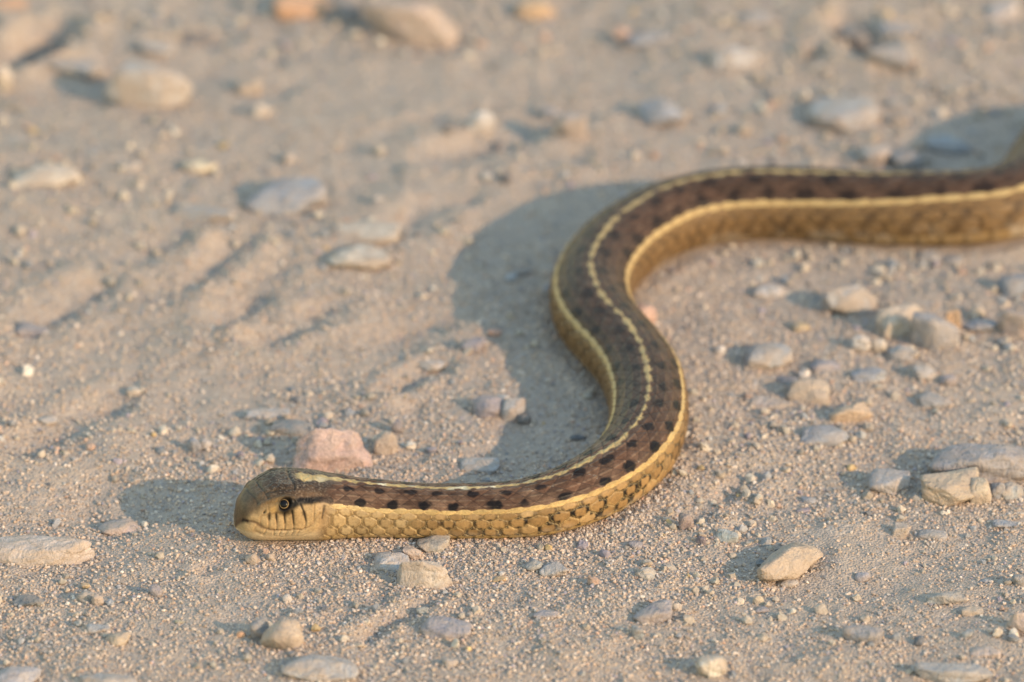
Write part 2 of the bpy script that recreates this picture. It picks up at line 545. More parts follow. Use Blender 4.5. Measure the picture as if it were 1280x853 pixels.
relief += .0026 * sstep(.0, .007, pl_d) * (1 - sstep(72, 80, np.abs(Pg))) * sstep(.03, .05, Sg) * (1 - sstep(.14, .17, Sg))
brow_d = line_d([(.052, 45), (.08, 46), (.108, 46), (.135, 48)])
relief += .0042 * np.exp(-(brow_d / .008) ** 2)
chin_d = line_d([(.030, 96), (.055, 112), (.10, 120), (.15, 116), (.18, 106)])
relief += -.0011 * (np.exp(-(lab_d / .0022) ** 2) + np.exp(-(low_d / .0020) ** 2) + np.exp(-(chin_d / .0022) ** 2) + .8 * np.exp(-(pl_d / .0022) ** 2))
nos_d = np.hypot(Sg - .0551, arc - math.radians(66) * float(half_sizes(np.array([.0551]))[0][0]))
relief += -.005 * np.exp(-(nos_d / .0032) ** 2)
co = section(Sg, Pg)
crown_w = (1 - sstep(50, 62, np.abs(Pg))) * sstep(.03, .07, Sg) * (1 - sstep(.19, .24, Sg))
relief += crown_w * (.0012 * noise(co * 110, 13) + .0009 * noise(co * 260, 14))
# small unevenness of a living body
base_n = fbm(co * 9.0, 5, 2)
eps = 1e-3
nrm = section(Sg, Pg, eps) - co
nrm /= np.maximum(np.linalg.norm(nrm, axis=1)[:, None], 1e-9)
co = co + nrm * (relief + .0012 * base_n)[:, None]

# pigment ------------------------------------------------------------------
C = lambda *c: np.array(c, float)
BROWN, BROWN2, BLACK = C(.100, .050, .029), C(.056, .031, .020), C(.007, .006, .006)
GOLD, GOLD2, STRIPE, SPINE = C(.320, .188, .076), C(.230, .132, .053), C(.43, .275, .108), C(.42, .290, .125)
BELLY = C(.40, .26, .11)
N_ = len(Sg)
def full(c):
    return np.repeat(np.asarray(c)[None], N_, 0)
def lerp(a, b, w):
    return a + (b - a) * w[:, None]
q3 = co * 1.0
nz1, nz2, nz3, nz4 = noise(q3 * 40, 1), noise(q3 * 95, 2), fbm(q3 * 22, 3, 3), noise(q3 * 190, 4)
streak = noise(np.stack([Ug * 1.3, rr * 5.5 + 40 * sgn, 0 * Ug], -1), 61)
back = lerp(full(BROWN), full(BROWN2), np.clip(.5 + .5 * rnd, 0, 1))
warm = np.clip(.5 + .9 * nz3, 0, 1) * (1 - sstep(.85, 1.25, Sg))
back = lerp(back, full(C(.17, .10, .062)), warm * .6)
back = lerp(back, full(C(.060, .035, .023)), .65 * sstep(.85, 1.3, Sg))  # darker from mid body on: partial shade put into the back's colour
back = back * (1 + .16 * rnd2 + .16 * nz2 + .22 * streak)[:, None]
gap = 1 - sstep(.04, .16, edge)
back = lerp(back, full(BLACK * 1.8), gap * .55 * (1 - low))
# keels painted paler: tan glints of light put into the colour
back = lerp(back, full(C(.23, .155, .10)), keel * plate * .50 * np.clip(.45 + nz2 + .6 * nz1, 0, 1) * (1 - .6 * sstep(.9, 1.3, Sg)))
def spot(u0, r0, wu, wr, seed):
    m = np.round((Ug - u0) / 2.0)
    jit = _h(m.astype(np.int64), sgn.astype(np.int64), np.zeros_like(sgn), seed)
    jit2 = _h(m.astype(np.int64), sgn.astype(np.int64), np.ones_like(sgn), seed)
    e = ((Ug - u0 - 2 * m - .20 * jit) / wu) ** 2 + ((rr - r0 - .18 * jit2) / wr) ** 2
    return 1 - sstep(.45, 1.25, e * (1 + .35 * jit2) + .50 * nz1 + .42 * nz2 + .25 * (1 - plate))
calm = 1 - .25 * sstep(1.0, 1.6, Sg)
sp = np.maximum(spot(0., 4.0, .42, .80, 40), .90 * spot(1., 1.6, .44, .72, 41)) * calm
back = lerp(back, full(BLACK), sp * .93 * sstep(.2, .26, Sg))
# pale flecks between the upper scales
fl = (1 - sstep(.03, .12, edge)) * sstep(.25, .6, nz1 + .5 * nz2) * (.25 + .75 * sstep(.55, .8, Sg)) * (1 - sstep(1.0, 1.25, Sg)) * (rr < 4.4) * sstep(.0, .35, nz4)
back = lerp(back, full(C(.42, .35, .27)), fl * .65)
# line down the spine: one scale row, ragged where the black spots bite it
sw = .42 + .24 * noise(np.stack([Ug * 1.0, sgn * 3., 0 * Ug], -1), 60) - .34 * np.exp(-(((Ug + .5) % 1.0 - .5) / .24) ** 2)
sw = np.where(Sg < .28, sw + .22 * (1 - sstep(.18, .28, Sg)), sw)
spine = (1 - sstep(sw - .16, sw + .16, rr + .18 * nz2 + .1 * nz4)) * sstep(.150, .172, Sg) * (1 - sstep(SK[21], SK[23], Sg))
spc = lerp(full(SPINE), full(C(.33, .225, .105)), np.clip(.35 + .9 * rnd2 + .25 * sstep(.9, 1.4, Sg), 0, 1) * .7) * (1 + .20 * nz2)[:, None]
spc = lerp(spc, full(C(.56, .50, .36)), np.clip(nz1 * 1.6 - .4, 0, 1) * (1 - sstep(.6, .9, Sg)))
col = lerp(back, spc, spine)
# flank
r_eff = .86 * rr + .14 * sk + .10 * noise(np.stack([Ug * .45, sgn * 5., 0 * Ug], -1), 66)
sidew = sstep(4.58, 4.72, r_eff + .10 * nz1) * on_body
stripe = full(STRIPE) * (1 + .14 * rnd + .16 * nz2)[:, None]
lower = lerp(full(GOLD), full(GOLD2), np.clip(.5 + .8 * rnd, 0, 1)) * (1 + .12 * nz2 + .10 * rnd2)[:, None]
lower = lerp(lower, full(C(.42, .29, .15)), np.clip(rnd2 * 1.4 - .8, 0, 1) * .8)
rear = sstep(.95, 1.35, Sg)  # browner rear flank; its early start puts the bend's shade into the colour
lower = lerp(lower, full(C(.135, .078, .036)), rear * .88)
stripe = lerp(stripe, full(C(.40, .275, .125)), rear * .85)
side = lerp(stripe, lower, sstep(5.36, 5.58, r_eff + .16 * nz2))
cor = (1 - sstep(.58, .98, corner + .22 * nz1)) * sstep(5.35, 5.7, rr)
keep = np.clip(.85 + .9 * _h((sk + 3).astype(np.int64), np.floor(Ug * 2).astype(np.int64), sgn.astype(np.int64), 71), 0, 1)
grow = sstep(.22, .75, Sg)
side = lerp(side, full(BLACK * 1.5), cor * keep * (.5 + .5 * grow) * (1 - .45 * rear) * (.6 + .4 * sstep(5.9, 6.6, rr)))
thin = (1 - sstep(.03, .12, edge)) * sstep(4.9, 5.2, rr)
side = lerp(side, full(C(.13, .075, .03)), thin * .48)
rim = sstep(.12, .18, edge) * (1 - sstep(.20, .34, edge)) * sstep(5., 5.4, rr)
side = lerp(side, full(C(.52, .37, .16)), rim * .38 * (1 - rear))
neck = (1 - sstep(.30, .55, Sg))
side = lerp(side, full(C(.50, .37, .20)), neck * .35 * (1 - cor * keep * .8))
bar = np.clip(1 - np.abs((Ug % 2) - 1 + .30 * (rr - 7)) / .35, 0, 1) * sstep(6.4, 6.8, rr) * (1 - sstep(8.2, 8.8, rr))
side = lerp(side, full(C(.05, .03, .018)), bar * sstep(2.3, 2.7, Sg) * .6)
belly = full(BELLY) * (1 + .1 * nz2)[:, None]
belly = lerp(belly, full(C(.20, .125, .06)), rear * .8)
side = lerp(side, belly, ventral)
seam = (1 - sstep(.0, .12, np.minimum(vu, 1 - vu))) * ventral
side = lerp(side, full(BLACK * 2), seam * .55)
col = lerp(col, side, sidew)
# road dust caught low on the flanks
col = lerp(col, full(C(.37, .30, .225)), sstep(7.6, 8.8, rr) * np.clip(.25 + .9 * nz3 + .5 * nz2, 0, 1) * .55 * on_body)

# head
ap = np.abs(Pg)
hw = 1 - sstep(.205, .25, Sg + .0004 * (ap - 60) + .006 * nz1)
crown = full(C(.052, .032, .020)) * (1 + .35 * nz2 + .30 * nz1)[:, None]
nz5 = noise(q3 * 330, 8)
crown = lerp(crown, full(C(.27, .21, .15)), np.clip(np.abs(nz4) * 1.3 + np.abs(nz5) * 1.3 - .70 + .4 * nz3, 0, 1) * sstep(.02, .07, Sg) * .50)
crown = lerp(crown, full(BLACK), np.clip(nz2 * 1.5 - .2 + nz5 * .6, 0, 1) * .6)
crown = lerp(crown, full(C(.15, .085, .045)), np.exp(-((Sg - .185) / .035) ** 2 - ((ap - 40) / 12) ** 2) * np.clip(.7 + nz1, 0, 1) * .7)
snout = full(C(.125, .080, .044)) * (1 + .22 * nz2 + .16 * nz1 + .18 * nz5)[:, None]
top = lerp(crown, snout, (1 - sstep(.05, .105, Sg + .012 * nz1)) * .85)
lip = full(C(.370, .240, .115)) * (1 + .09 * nz2 + .12 * nz1)[:, None]
lip = lerp(lip, full(C(.25, .145, .06)), np.clip(nz3 * .9, 0, 1) * .6) * (1 + .10 * nz5)[:, None]
lip = lerp(lip, full(C(.46, .335, .20)), sstep(94, 114, ap))
bound = np.interp(Sg, [0, .0265, .07, .11, .14, .18, .24], [66, 62, 57, 60, 64, 57, 56])
soft = np.interp(Sg, [0, .06, .11, .14], [17, 13, 9, 3.5])
face = lerp(top, lip, sstep(-1, 1, (ap + 4 * nz1 + 2 * nz2 - bound) / soft))
face = lerp(face, full(C(.33, .18, .05)), np.exp(-((Sg - .079) / .016) ** 2 - ((ap - 66) / 9) ** 2) * .75)
face = lerp(face, full(C(.24, .14, .055)), np.exp(-((Sg - .10) / .03) ** 2 - ((ap - 49) / 7) ** 2) * .7)
mask = line_d([(.1437, 57), (.178, 54.5), (.226, 49)])
mw = np.interp(Sg, [.13, .16, .20, .24], [.010, .014, .013, .009])
face = lerp(face, full(BLACK), np.exp(-((mask + .003 * nz2) / mw) ** 4) * .95)
blk = lambda d, w: np.exp(-(d / w) ** 2)
ring = np.exp(-((ed - .0165) / .0045) ** 2)
face = lerp(face, full(C(.03, .022, .015)), np.clip(ring * 1.2 + (ed < .0165), 0, 1) * .92)
under = np.hypot((Sg - .1165) * .85, arc - (eye_arc + .0075))
face = lerp(face, full(BLACK), np.exp(-((under + .004 * nz2) / .0245) ** 6) * .96)
wbar = np.interp(Sg, [.05, .09, .12, .16, .22], [.0030, .0038, .0042, .0046, .0034]) * (1 + .5 * nz2) * (1.3 - .75 * sstep(72, 90, np.abs(Pg)))
face = lerp(face, full(BLACK), np.exp(-(lab_d / wbar) ** 2) * .95)
face = lerp(face, full(C(.14, .085, .04)), blk(low_d, .0017) * .50)
face = lerp(face, full(C(.09, .05, .028)), blk(mouth_d, .0018) * np.interp(Sg, [0, .06, .12, .17, .2], [.85, .85, .80, .6, .25]))
face = lerp(face, full(BLACK), blk(slit_d, .0017) * .85)
face = lerp(face, full(C(.22, .14, .07)), blk(chin_d, .0018) * .5)
face = lerp(face, full(C(.045, .033, .022)), blk(pl_d, .0021) * .75)
face = lerp(face, full(BLACK), np.exp(-(nos_d / .0038) ** 2) * .95)
face = lerp(face, spc, spine)
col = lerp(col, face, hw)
col = np.clip(col, .004, .85)

vid = np.arange(ns * nph).reshape(ns, nph)
nxt = np.roll(vid, -1, axis=1)
Qs = np.stack([vid[:-1], vid[1:], nxt[1:], nxt[:-1]], -1).reshape(-1, 4)
BASE = path_xy(np.array([1.0]))[0]
snake = link('snake', None, label='brown garter snake with cream stripes winding over the gravel road, head resting low', category='snake')
snake.empty_display_size = .1
snake.location = (BASE[0], BASE[1], 0)
loc = np.array([BASE[0], BASE[1], 0])
me = new_mesh('snake_body', co - loc, quads=Qs)
ca = me.color_attributes.new('pigment', 'FLOAT_COLOR', 'POINT')
ca.data.foreach_set('color', np.column_stack([col, np.ones(N_)]).astype(np.float32).ravel())
me.materials.append(M_SNAKE)
link('body', me, snake)
# eyes
bm = bmesh.new()
bmesh.ops.create_uvsphere(bm, u_segments=48, v_segments=60, radius=.0165)
eme = bpy.data.meshes.new('eyeball')
bm.to_mesh(eme); bm.free()
ev = np.zeros(len(eme.vertices) * 3, np.float32)
eme.vertices.foreach_get('co', ev)
ev = ev.reshape(-1, 3)
ang = np.degrees(np.arccos(np.clip(ev[:, 2] / .0165, -1, 1)))
ec = np.where((ang < 39)[:, None], [.006, .005, .005], np.where((ang < 42.5)[:, None], [.27, .18, .08], [.014, .010, .008]))
ca = eme.color_attributes.new('pigment', 'FLOAT_COLOR', 'POINT')
ca.data.foreach_set('color', np.column_stack([ec, np.ones(len(ec))]).astype(np.float32).ravel())
eme.polygons.foreach_set('use_smooth', np.ones(len(eme.polygons), bool))
eme.materials.append(M_EYE)
for sg in (1, -1):
    p0 = section(np.array([EYE_S]), np.array([EYE_P * sg]))[0]
    p1 = section(np.array([EYE_S]), np.array([EYE_P * sg]), .01)[0]
    n = (p1 - p0) / np.linalg.norm(p1 - p0)
    d = path_xy(np.array([0.0]))[0] - path_xy(np.array([.05]))[0]
    fwd = np.array([d[0], d[1], 0]) / np.linalg.norm(d)
    n2 = n * .92 + fwd * .22 + np.array([0, 0, .05])
    e = link('eye', eme, snake)
    e.location = p0 - n * .0095 - loc
    e.rotation_euler = Vector(n2).to_track_quat('Z', 'Y').to_euler()

foc = section(np.array([.14]), np.array([60.]))[0]
cam_d.dof.focus_distance = depth(foc)

# ---------------------------------------------------------------- stones
PALE, CREAM, GRAY, BLUE = (.47, .43, .39), (.58, .50, .40), (.30, .29, .28), (.27, .285, .305)
PINK, ORANGE, TAN, DARK, PURP, WHITE = (.50, .35, .29), (.60, .34, .19), (.43, .345, .26), (.115, .12, .125), (.27, .25, .265), (.66, .61, .54)
OCHRE, BROWNS, TEAL, LGRAY = (.52, .38, .17), (.22, .17, .13), (.17, .20, .21), (.37, .365, .355)

def icosphere(sub):
    bm = bmesh.new()
    bmesh.ops.create_icosphere(bm, subdivisions=sub, radius=1)
    v = np.array([x.co[:] for x in bm.verts])
    f = np.array([[q.index for q in p.verts] for p in bm.faces])
    bm.free()
    return v / np.linalg.norm(v, axis=1)[:, None], f
ICO = {3: icosphere(3), 4: icosphere(4), 5: icosphere(5)}

def stone_mesh(seed, dims, kind, sub, planes=None):
    """round / blocky / flat pebble as a softened polytope with a weathered skin, dims = full x, y, z size."""
    g = np.random.default_rng(seed)
    d, f = ICO[sub]
    n_pl, P, rough = {'round': (16, 10, .07), 'angular': (10, 22, .07), 'flat': (14, 12, .075), 'clod': (20, 7, .16), 'chip': (8, 22, .05)}[kind]
    if planes is None:
        n = g.normal(size=(n_pl, 3)); n /= np.linalg.norm(n, axis=1)[:, None]
        h = g.uniform(.70, 1.0, n_pl)
        n = np.vstack([n, np.eye(3), -np.eye(3)]); h = np.concatenate([h, np.ones(6)])
    else:
        n = np.array([p[:3] for p in planes], float); h = np.array([p[3] for p in planes]) 
        n /= np.linalg.norm(n, axis=1)[:, None]
    k = np.maximum(d @ n.T, 0) / h
    r = (k ** P).sum(1) ** (-1 / P)
    r *= 1 + rough * fbm(d * 1.9 + seed, seed, 3) + rough * .35 * fbm(d * 6 + seed, seed + 3, 3)
    v = d * r[:, None]
    if planes is None:
        lo, hi = v.min(0), v.max(0)
        v = (v - (lo + hi) / 2) / (hi - lo)
    else:
        lo, hi = v.min(0), v.max(0)
        v = (v - (lo + hi) / 2) / (hi - lo)
    v = v * np.array(dims)
    me = new_mesh('stone', v, tris=f, smooth=True)
    me.materials.append(M_STONE)
    return me

STONE_SPOTS = []
def stone(x, y, w, h, c, kind, label, yaw=0.0, tilt=0.0, tall=None, planes=None, bury=.30, name=None, group=None, seed=None, dpx=None):
    """a stone whose outline is about w x h photo pixels round the point x, y; it lies on the ground there."""
    seed = seed if seed is not None else int(x * 7 + y * 13)
    sp, cp = math.sin(PITCH), math.cos(PITCH)
    z = 0.0
    for _ in range(3):
        p = at(x, y, z)
        u = KPX * depth(p)
        W_, Hh = w * u, h * u
        dp = min(.78 * W_, (.62 if kind in ('flat', 'chip') else .85) * Hh / sp)
        if yaw:
            dp = min(dp, .46 * W_)
        if dpx:
            dp = dpx * u
        vis = tall if tall is not None else max((Hh - dp * sp * .96) / cp, .13 * W_ * (0.5 if kind == 'flat' else 1))
        full = vis / (1 - bury)
        hg = float(ground_height(np.array([p[:2]]))[0])
        z = hg + vis * .5
    p = at(x, y, z)
    sub = 5 if w > 68 and y > 380 else (4 if w > 20 else 3)
    nm = name or ('stone' if w >= 34 else 'pebble')
    me = stone_mesh(seed, (W_, dp, full), kind, sub, planes)
    o = link(nm, me, None, label=label, category=nm,
             group=group or ('stones bedded in the dirt road' if nm == 'stone' else 'pebbles scattered over the dirt road'))
    o.location = (p[0], p[1], hg - full * bury + full * .5)
    o.rotation_euler = (0, R(tilt), R(yaw))
    g = np.random.default_rng(seed + 1)
    k = g.uniform(.92, 1.06)
    dusty = .45 if c[0] > 1.38 * c[1] else (.95 if max(c) > .36 else .62)
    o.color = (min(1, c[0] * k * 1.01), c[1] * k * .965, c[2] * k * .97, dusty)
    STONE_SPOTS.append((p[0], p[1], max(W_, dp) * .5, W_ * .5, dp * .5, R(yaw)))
    return o

# ---- stones: x, y, w, h in photo pixels, colour, shape, label
stone(12, 4, 46, 20, ORANGE, 'round', 'small orange stone beside the dark hollow farthest from the snake')
stone(95, 82, 72, 28, LGRAY, 'flat', 'flat pale grey slab lying next to the big whitish stone')
stone(185, 103, 104, 66, PALE, 'angular', 'big whitish angular stone casting a dark shadow, far behind the head', yaw=-14)
stone(326, 137, 24, 24, WHITE, 'round', 'bright white pebble just beyond the big whitish angular stone')
stone(57, 218, 88, 36, CREAM, 'flat', 'long cream stone lying flat, far behind the head')
stone(250, 207, 44, 28, (.66, .56, .38), 'round', 'smooth yellowish cream oval stone between cream slab and blue-grey stone')
stone(357, 243, 104, 50, BLUE, 'flat', 'broad blue-grey flat stone beyond the tread marks')
stone(254, 265, 84, 22, LGRAY, 'chip', 'thin grey splinter of stone slanting in the dirt', yaw=-28)
stone(361, 197, 20, 18, PALE, 'round', 'tiny pale pebble sitting at the far edge of the broad blue-grey stone')
stone(163, 207, 26, 16, LGRAY, 'round', 'small light grey pebble between the long cream stone and the yellowish oval')
stone(375, 6, 66, 40, ORANGE, 'angular', 'orange block of stone beside the large pale pink boulder')
stone(196, 60, 42, 20, LGRAY, 'flat', 'faint grey stone beyond the big whitish angular stone')
stone(4, 95, 24, 32, CREAM, 'round', 'cream pebble at the photo edge beside the dark hollow')
stone(245, 47, 50, 18, DARK, 'flat', 'dark flat piece in the dirt before the orange block')  # dark flat piece lying along the shallow groove
stone(312, 108, 34, 26, TAN, 'round', 'dull brown stone beside the bright white pebble')
stone(512, 22, 126, 72, (.50, .38, .31), 'angular', 'largest pale pink boulder with a dark shadowed underside', yaw=-12, bury=.22, seed=12)
stone(434, 12, 36, 38, (.20, .21, .22), 'angular', 'dark grey stone put in for the pink boulder shadow beside the orange block')  # dark stone added where the boulder only casts its shadow
stone(668, 10, 50, 32, (.62, .40, .22), 'round', 'amber rounded stone beside the largest pink boulder')
stone(777, 42, 22, 26, (.55, .36, .28), 'round', 'little salmon pink pebble touching a blue-grey flat stone')
stone(812, 46, 58, 26, BLUE, 'flat', 'blue-grey flat stone touching the little salmon pink pebble')
stone(600, 150, 34, 34, WHITE, 'round', 'round white pebble alone on open dirt beyond the snake')
stone(712, 156, 44, 46, (.44, .36, .31), 'angular', 'pinkish brown stone with its shaded flank beside a blue fragment')
stone(690, 142, 26, 24, BLUE, 'flat', 'small bluish fragment leaning on the pinkish brown stone')
stone(825, 140, 62, 42, BLUE, 'flat', 'grey-blue stone beyond the bend where the snake turns')
stone(460, 291, 86, 38, CREAM, 'flat', 'upper of two stacked cream stones between tread marks and snake', seed=5)
stone(449, 319, 80, 36, (.50, .44, .36), 'flat', 'lower of two stacked cream stones between tread marks and snake', seed=8)
stone(632, 223, 15, 14, DARK, 'round', 'dark pebble beyond the tip of the snake shadow')
stone(473, 248, 17, 14, PALE, 'round', 'pale pebble just beyond the two stacked cream stones')
stone(560, 160, 16, 14, DARK, 'round', 'dark pebble beside the round white pebble')
stone(917, 70, 64, 34, (.52, .52, .52), 'flat', 'bluish white stone on the far road', yaw=8)
stone(1055, 140, 96, 58, LGRAY, 'flat', 'wide pale blue-grey stone beyond the straight part of the snake', seed=3)
stone(1068, 46, 46, 34, (.21, .21, .21), 'angular', 'dark grey rock of the far pair', yaw=-35)
stone(1110, 66, 56, 36, GRAY, 'angular', 'mid grey rock leaning against the dark grey rock')
stone(1252, 12, 44, 28, (.56, .49, .45), 'round', 'pinkish white stone at the far corner of the road')
stone(1096, 192, 42, 30, PALE, 'round', 'pale grey stone just behind the straight part of the snake')
stone(945, 22, 52, 24, GRAY, 'flat', 'flat grey stone beyond the bluish white stone')
stone(1010, 60, 26, 20, (.52, .38, .28), 'round', 'light orange pebble beside the bluish white stone')
stone(930, 160, 20, 20, CREAM, 'round', 'little sandy pebble between grey-blue and wide pale blue-grey stones')
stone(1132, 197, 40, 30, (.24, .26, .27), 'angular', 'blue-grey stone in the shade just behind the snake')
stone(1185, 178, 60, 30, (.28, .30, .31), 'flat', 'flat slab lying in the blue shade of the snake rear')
stone(1120, 35, 50, 18, BLUE, 'flat', 'thin bluish slab beyond the far grey pair')
stone(1125, 150, 26, 20, TAN, 'round', 'tan pebble beside the wide pale blue-grey stone')
stone(38, 412, 46, 22, (.22, .22, .25), 'flat', 'dark purplish stone at the photo edge behind the head')
stone(168, 488, 22, 15, CREAM, 'round', 'pale cream pebble beyond the shadow of the head')
stone(335, 516, 60, 14, LGRAY, 'flat', 'light bluish flake beyond the big pink stone')
stone(364, 533, 58, 24, TEAL, 'flat', 'dark teal stone behind the big pink stone')
stone(415, 556, 110, 66, PINK, 'angular', 'big pink stone just behind the neck', yaw=8, seed=21, bury=.2,
      planes=[(-.75, -.45, .45, .72), (.1, -.75, .65, .62), (.8, -.25, .55, .70), (.15, .5, .85, .72), (-.4, .6, .6, .8), (-1, .2, .1, .9), (1, .3, .1, .9), (0, 1, 0, .9), (0, -1, .05, .85), (0, 0, -1, 1), (.45, -.3, .85, .74)])
stone(243, 556, 18, 24, BLUE, 'round', 'small blue pebble in the dirt above the head shadow')
stone(256, 555, 18, 18, PALE, 'round', 'small pale pebble touching the blue one')
stone(60, 525, 24, 14, PALE, 'flat', 'pale flake beside a narrow furrow, beyond the pinkish white stone')
stone(612, 506, 44, 34, PURP, 'round', 'purplish grey stone inside the bend of the snake')
stone(640, 508, 34, 30, LGRAY, 'round', 'light grey stone touching the purplish grey one inside the bend')
stone(496, 532, 15, 22, (.20, .20, .22), 'round', 'upright slate pebble between the big pink stone and bend')
stone(482, 552, 30, 34, TAN, 'round', 'tan stone leaning on the big pink stone')
stone(540, 455, 38, 17, PALE, 'flat', 'light grey flake at the head of a short groove')
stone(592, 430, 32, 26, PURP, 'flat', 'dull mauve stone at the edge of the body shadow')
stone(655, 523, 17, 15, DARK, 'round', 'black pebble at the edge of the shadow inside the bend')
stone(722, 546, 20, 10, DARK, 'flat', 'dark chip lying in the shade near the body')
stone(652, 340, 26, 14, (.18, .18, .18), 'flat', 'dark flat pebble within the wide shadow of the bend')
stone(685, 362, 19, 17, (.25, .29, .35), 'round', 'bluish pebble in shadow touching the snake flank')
stone(600, 581, 50, 24, LGRAY, 'angular', 'light grey stone half shaded just behind the front body')
stone(618, 415, 18, 13, (.52, .29, .20), 'round', 'rusty red pebble at the edge of the bend shadow')
stone(540, 562, 14, 11, (.24, .24, .28), 'round', 'slate pebble on sunlit dirt behind the front body')
stone(806, 391, 30, 28, (.55, .35, .27), 'round', 'pink pebble tucked into the inside of the curve')
stone(1063, 372, 70, 46, LGRAY, 'angular', 'light grey block among the cluster of stones', yaw=15)
stone(1126, 397, 66, 42, CREAM, 'angular', 'cream stone leaning between light grey and rust-edged blocks', yaw=38)
stone(1168, 415, 62, 52, (.29, .28, .28), 'angular', 'grey block with rusty edge in the cluster of stones', yaw=-10)
stone(1190, 398, 22, 34, (.52, .34, .20), 'angular', 'rust orange piece against the grey block')
stone(1077, 427, 27, 25, WHITE, 'round', 'white pebble below the light grey block')
stone(1098, 432, 20, 22, CREAM, 'round', 'cream pebble touching the white pebble in the cluster')
stone(1130, 440, 40, 24, PALE, 'angular', 'pale angular stone below the leaning cream stone')
stone(1001, 408, 24, 17, OCHRE, 'angular', 'mustard yellow pebble beside the stone cluster')
stone(1270, 355, 46, 38, BLUE, 'round', 'bluish stone at the photo edge above a pink-grey one')
stone(1268, 402, 50, 40, (.48, .36, .31), 'angular', 'pink-grey stone at the photo edge below a bluish one', yaw=-30)
stone(960, 442, 62, 40, LGRAY, 'round', 'dusty pale mound-like stone near the snake bend')
stone(1032, 455, 40, 20, PURP, 'flat', 'mauve grey flat stone below the cluster')
stone(1086, 466, 46, 24, BLUE, 'flat', 'bluish grey stone below the white and cream pebbles')
stone(1010, 486, 56, 40, TAN, 'round', 'tan lump with dark blue edge near a white pebble')
stone(984, 474, 30, 14, (.16, .18, .21), 'flat', 'dark blue flake behind the tan lump')
stone(1006, 467, 15, 14, WHITE, 'round', 'tiny white pebble sitting behind the tan lump')
stone(1062, 516, 54, 30, (.50, .36, .24), 'angular', 'orange-brown stone with a pale tip', yaw=12)
stone(1030, 542, 62, 28, BLUE, 'flat', 'flat blue-grey stone in front of the orange-brown one')
stone(1236, 574, 150, 66, (.255, .25, .255), 'flat', 'largest dark grey slab behind the tan boulder', yaw=-6, seed=4)
stone(1165, 320, 40, 20, PALE, 'round', 'pale stone just in front of the snake rear')
stone(1190, 324, 28, 15, (.20, .21, .22), 'flat', 'dark chip put in for the bluish shadow beside the pale stone in front of the snake rear')  # dark chip added where there is only bluish shade
stone(1156, 465, 30, 20, PALE, 'round', 'whitish pebble below the rust-edged grey block')
stone(1225, 405, 48, 22, BLUE, 'flat', 'blue-grey flake between rust-edged block and pink-grey stone')
stone(1222, 388, 20, 22, CREAM, 'round', 'cream pebble above the blue-grey flake')
stone(962, 362, 42, 22, PALE, 'flat', 'pale flat stone near the inner curve of the snake')
stone(900, 437, 15, 13, WHITE, 'round', 'tiny white pebble close to the outer bend')
stone(962, 503, 56, 17, (.43, .36, .31), 'flat', 'pinkish flat stone near the outer bend')
stone(1170, 500, 44, 24, GRAY, 'flat', 'grey flat stone between the cluster and largest dark slab')
stone(1186, 475, 22, 16, PURP, 'round', 'mauve pebble below the rust-edged grey block')
stone(58, 687, 132, 50, (.56, .47, .40), 'angular', 'big pinkish white flat rock in front of the head', yaw=3, seed=33, bury=.25,
      planes=[(0, -.25, 1, .80), (.25, .5, .8, .85), (1, -.55, .1, .80), (.9, .7, .2, .80), (-1, 0, 0, 1), (0, -1, .25, .86), (-.5, -1, .2, .95), (.4, -1, .1, .93), (0, 1, .1, .9), (0, 0, -1, 1), (-.3, .2, 1, .9)])
stone(148, 658, 56, 30, (.46, .36, .31), 'round', 'rounded pink stone touching the head shadow')
stone(36, 751, 40, 15, (.15, .17, .18), 'chip', 'dark slate chip in front of the pinkish white rock')
stone(352, 791, 56, 48, TAN, 'round', 'tan lump of stone with a grey shaded cheek', seed=35, dpx=40)
stone(324, 785, 24, 34, (.24, .25, .26), 'round', 'grey piece leaning on the tan lump')
stone(301, 792, 12, 10, ORANGE, 'round', 'tiny orange pebble beside the tan lump')
stone(400, 832, 98, 44, LGRAY, 'flat', 'grey flat stone just below the tan lump', seed=2)
stone(18, 846, 66, 34, (.36, .35, .36), 'flat', 'smooth grey stone at the bottom corner')
stone(136, 850, 72, 22, LGRAY, 'flat', 'flat grey stone cut by the bottom edge')
stone(359, 748, 12, 12, WHITE, 'round', 'tiny white pebble above the tan lump')
stone(122, 785, 34, 15, LGRAY, 'flat', 'bluish flat pebble beside a yellowish clod')
stone(147, 798, 32, 20, (.47, .37, .25), 'clod', 'yellowish clod beside the bluish flat pebble')
stone(225, 777, 13, 5, (.55, .47, .25), 'chip', 'tiny yellow flake on open grit')
stone(315, 697, 18, 17, TAN, 'angular', 'tan crumb of stone under the chin')
stone(338, 696, 11, 11, TAN, 'angular', 'smaller tan crumb under the chin')
stone(195, 738, 17, 20, PURP, 'clod', 'mauve clod standing alone on the grit')
stone(107, 746, 24, 19, (.32, .29, .25), 'clod', 'greyish crumbling clod near the pinkish white rock')
stone(122, 749, 16, 17, (.44, .36, .31), 'clod', 'pinkish clod touching the greyish crumbling clod')
stone(107, 732, 11, 9, OCHRE, 'round', 'small ochre pebble above the crumbling clods')
stone(531, 713, 72, 46, (.46, .40, .33), 'angular', 'sharp-edged tan rock with white rim in front of the body', seed=51, bury=.15, dpx=34,
      planes=[(-.30, -1, .30, .74), (.45, -1, .30, .80), (-.12, .55, .83, .62), (-1, -.05, .06, .84), (1, -.35, .25, .80), (.8, .6, .3, .76), (0, 1, .2, .9), (0, 0, -1, 1), (.5, 0, .86, .82)])
stone(489, 701, 46, 28, (.42, .41, .40), 'angular', 'pale shaded rock joined behind the sharp-edged tan rock', seed=14)
stone(542, 679, 42, 24, (.37, .34, .28), 'angular', 'greenish grey stone touching the belly')
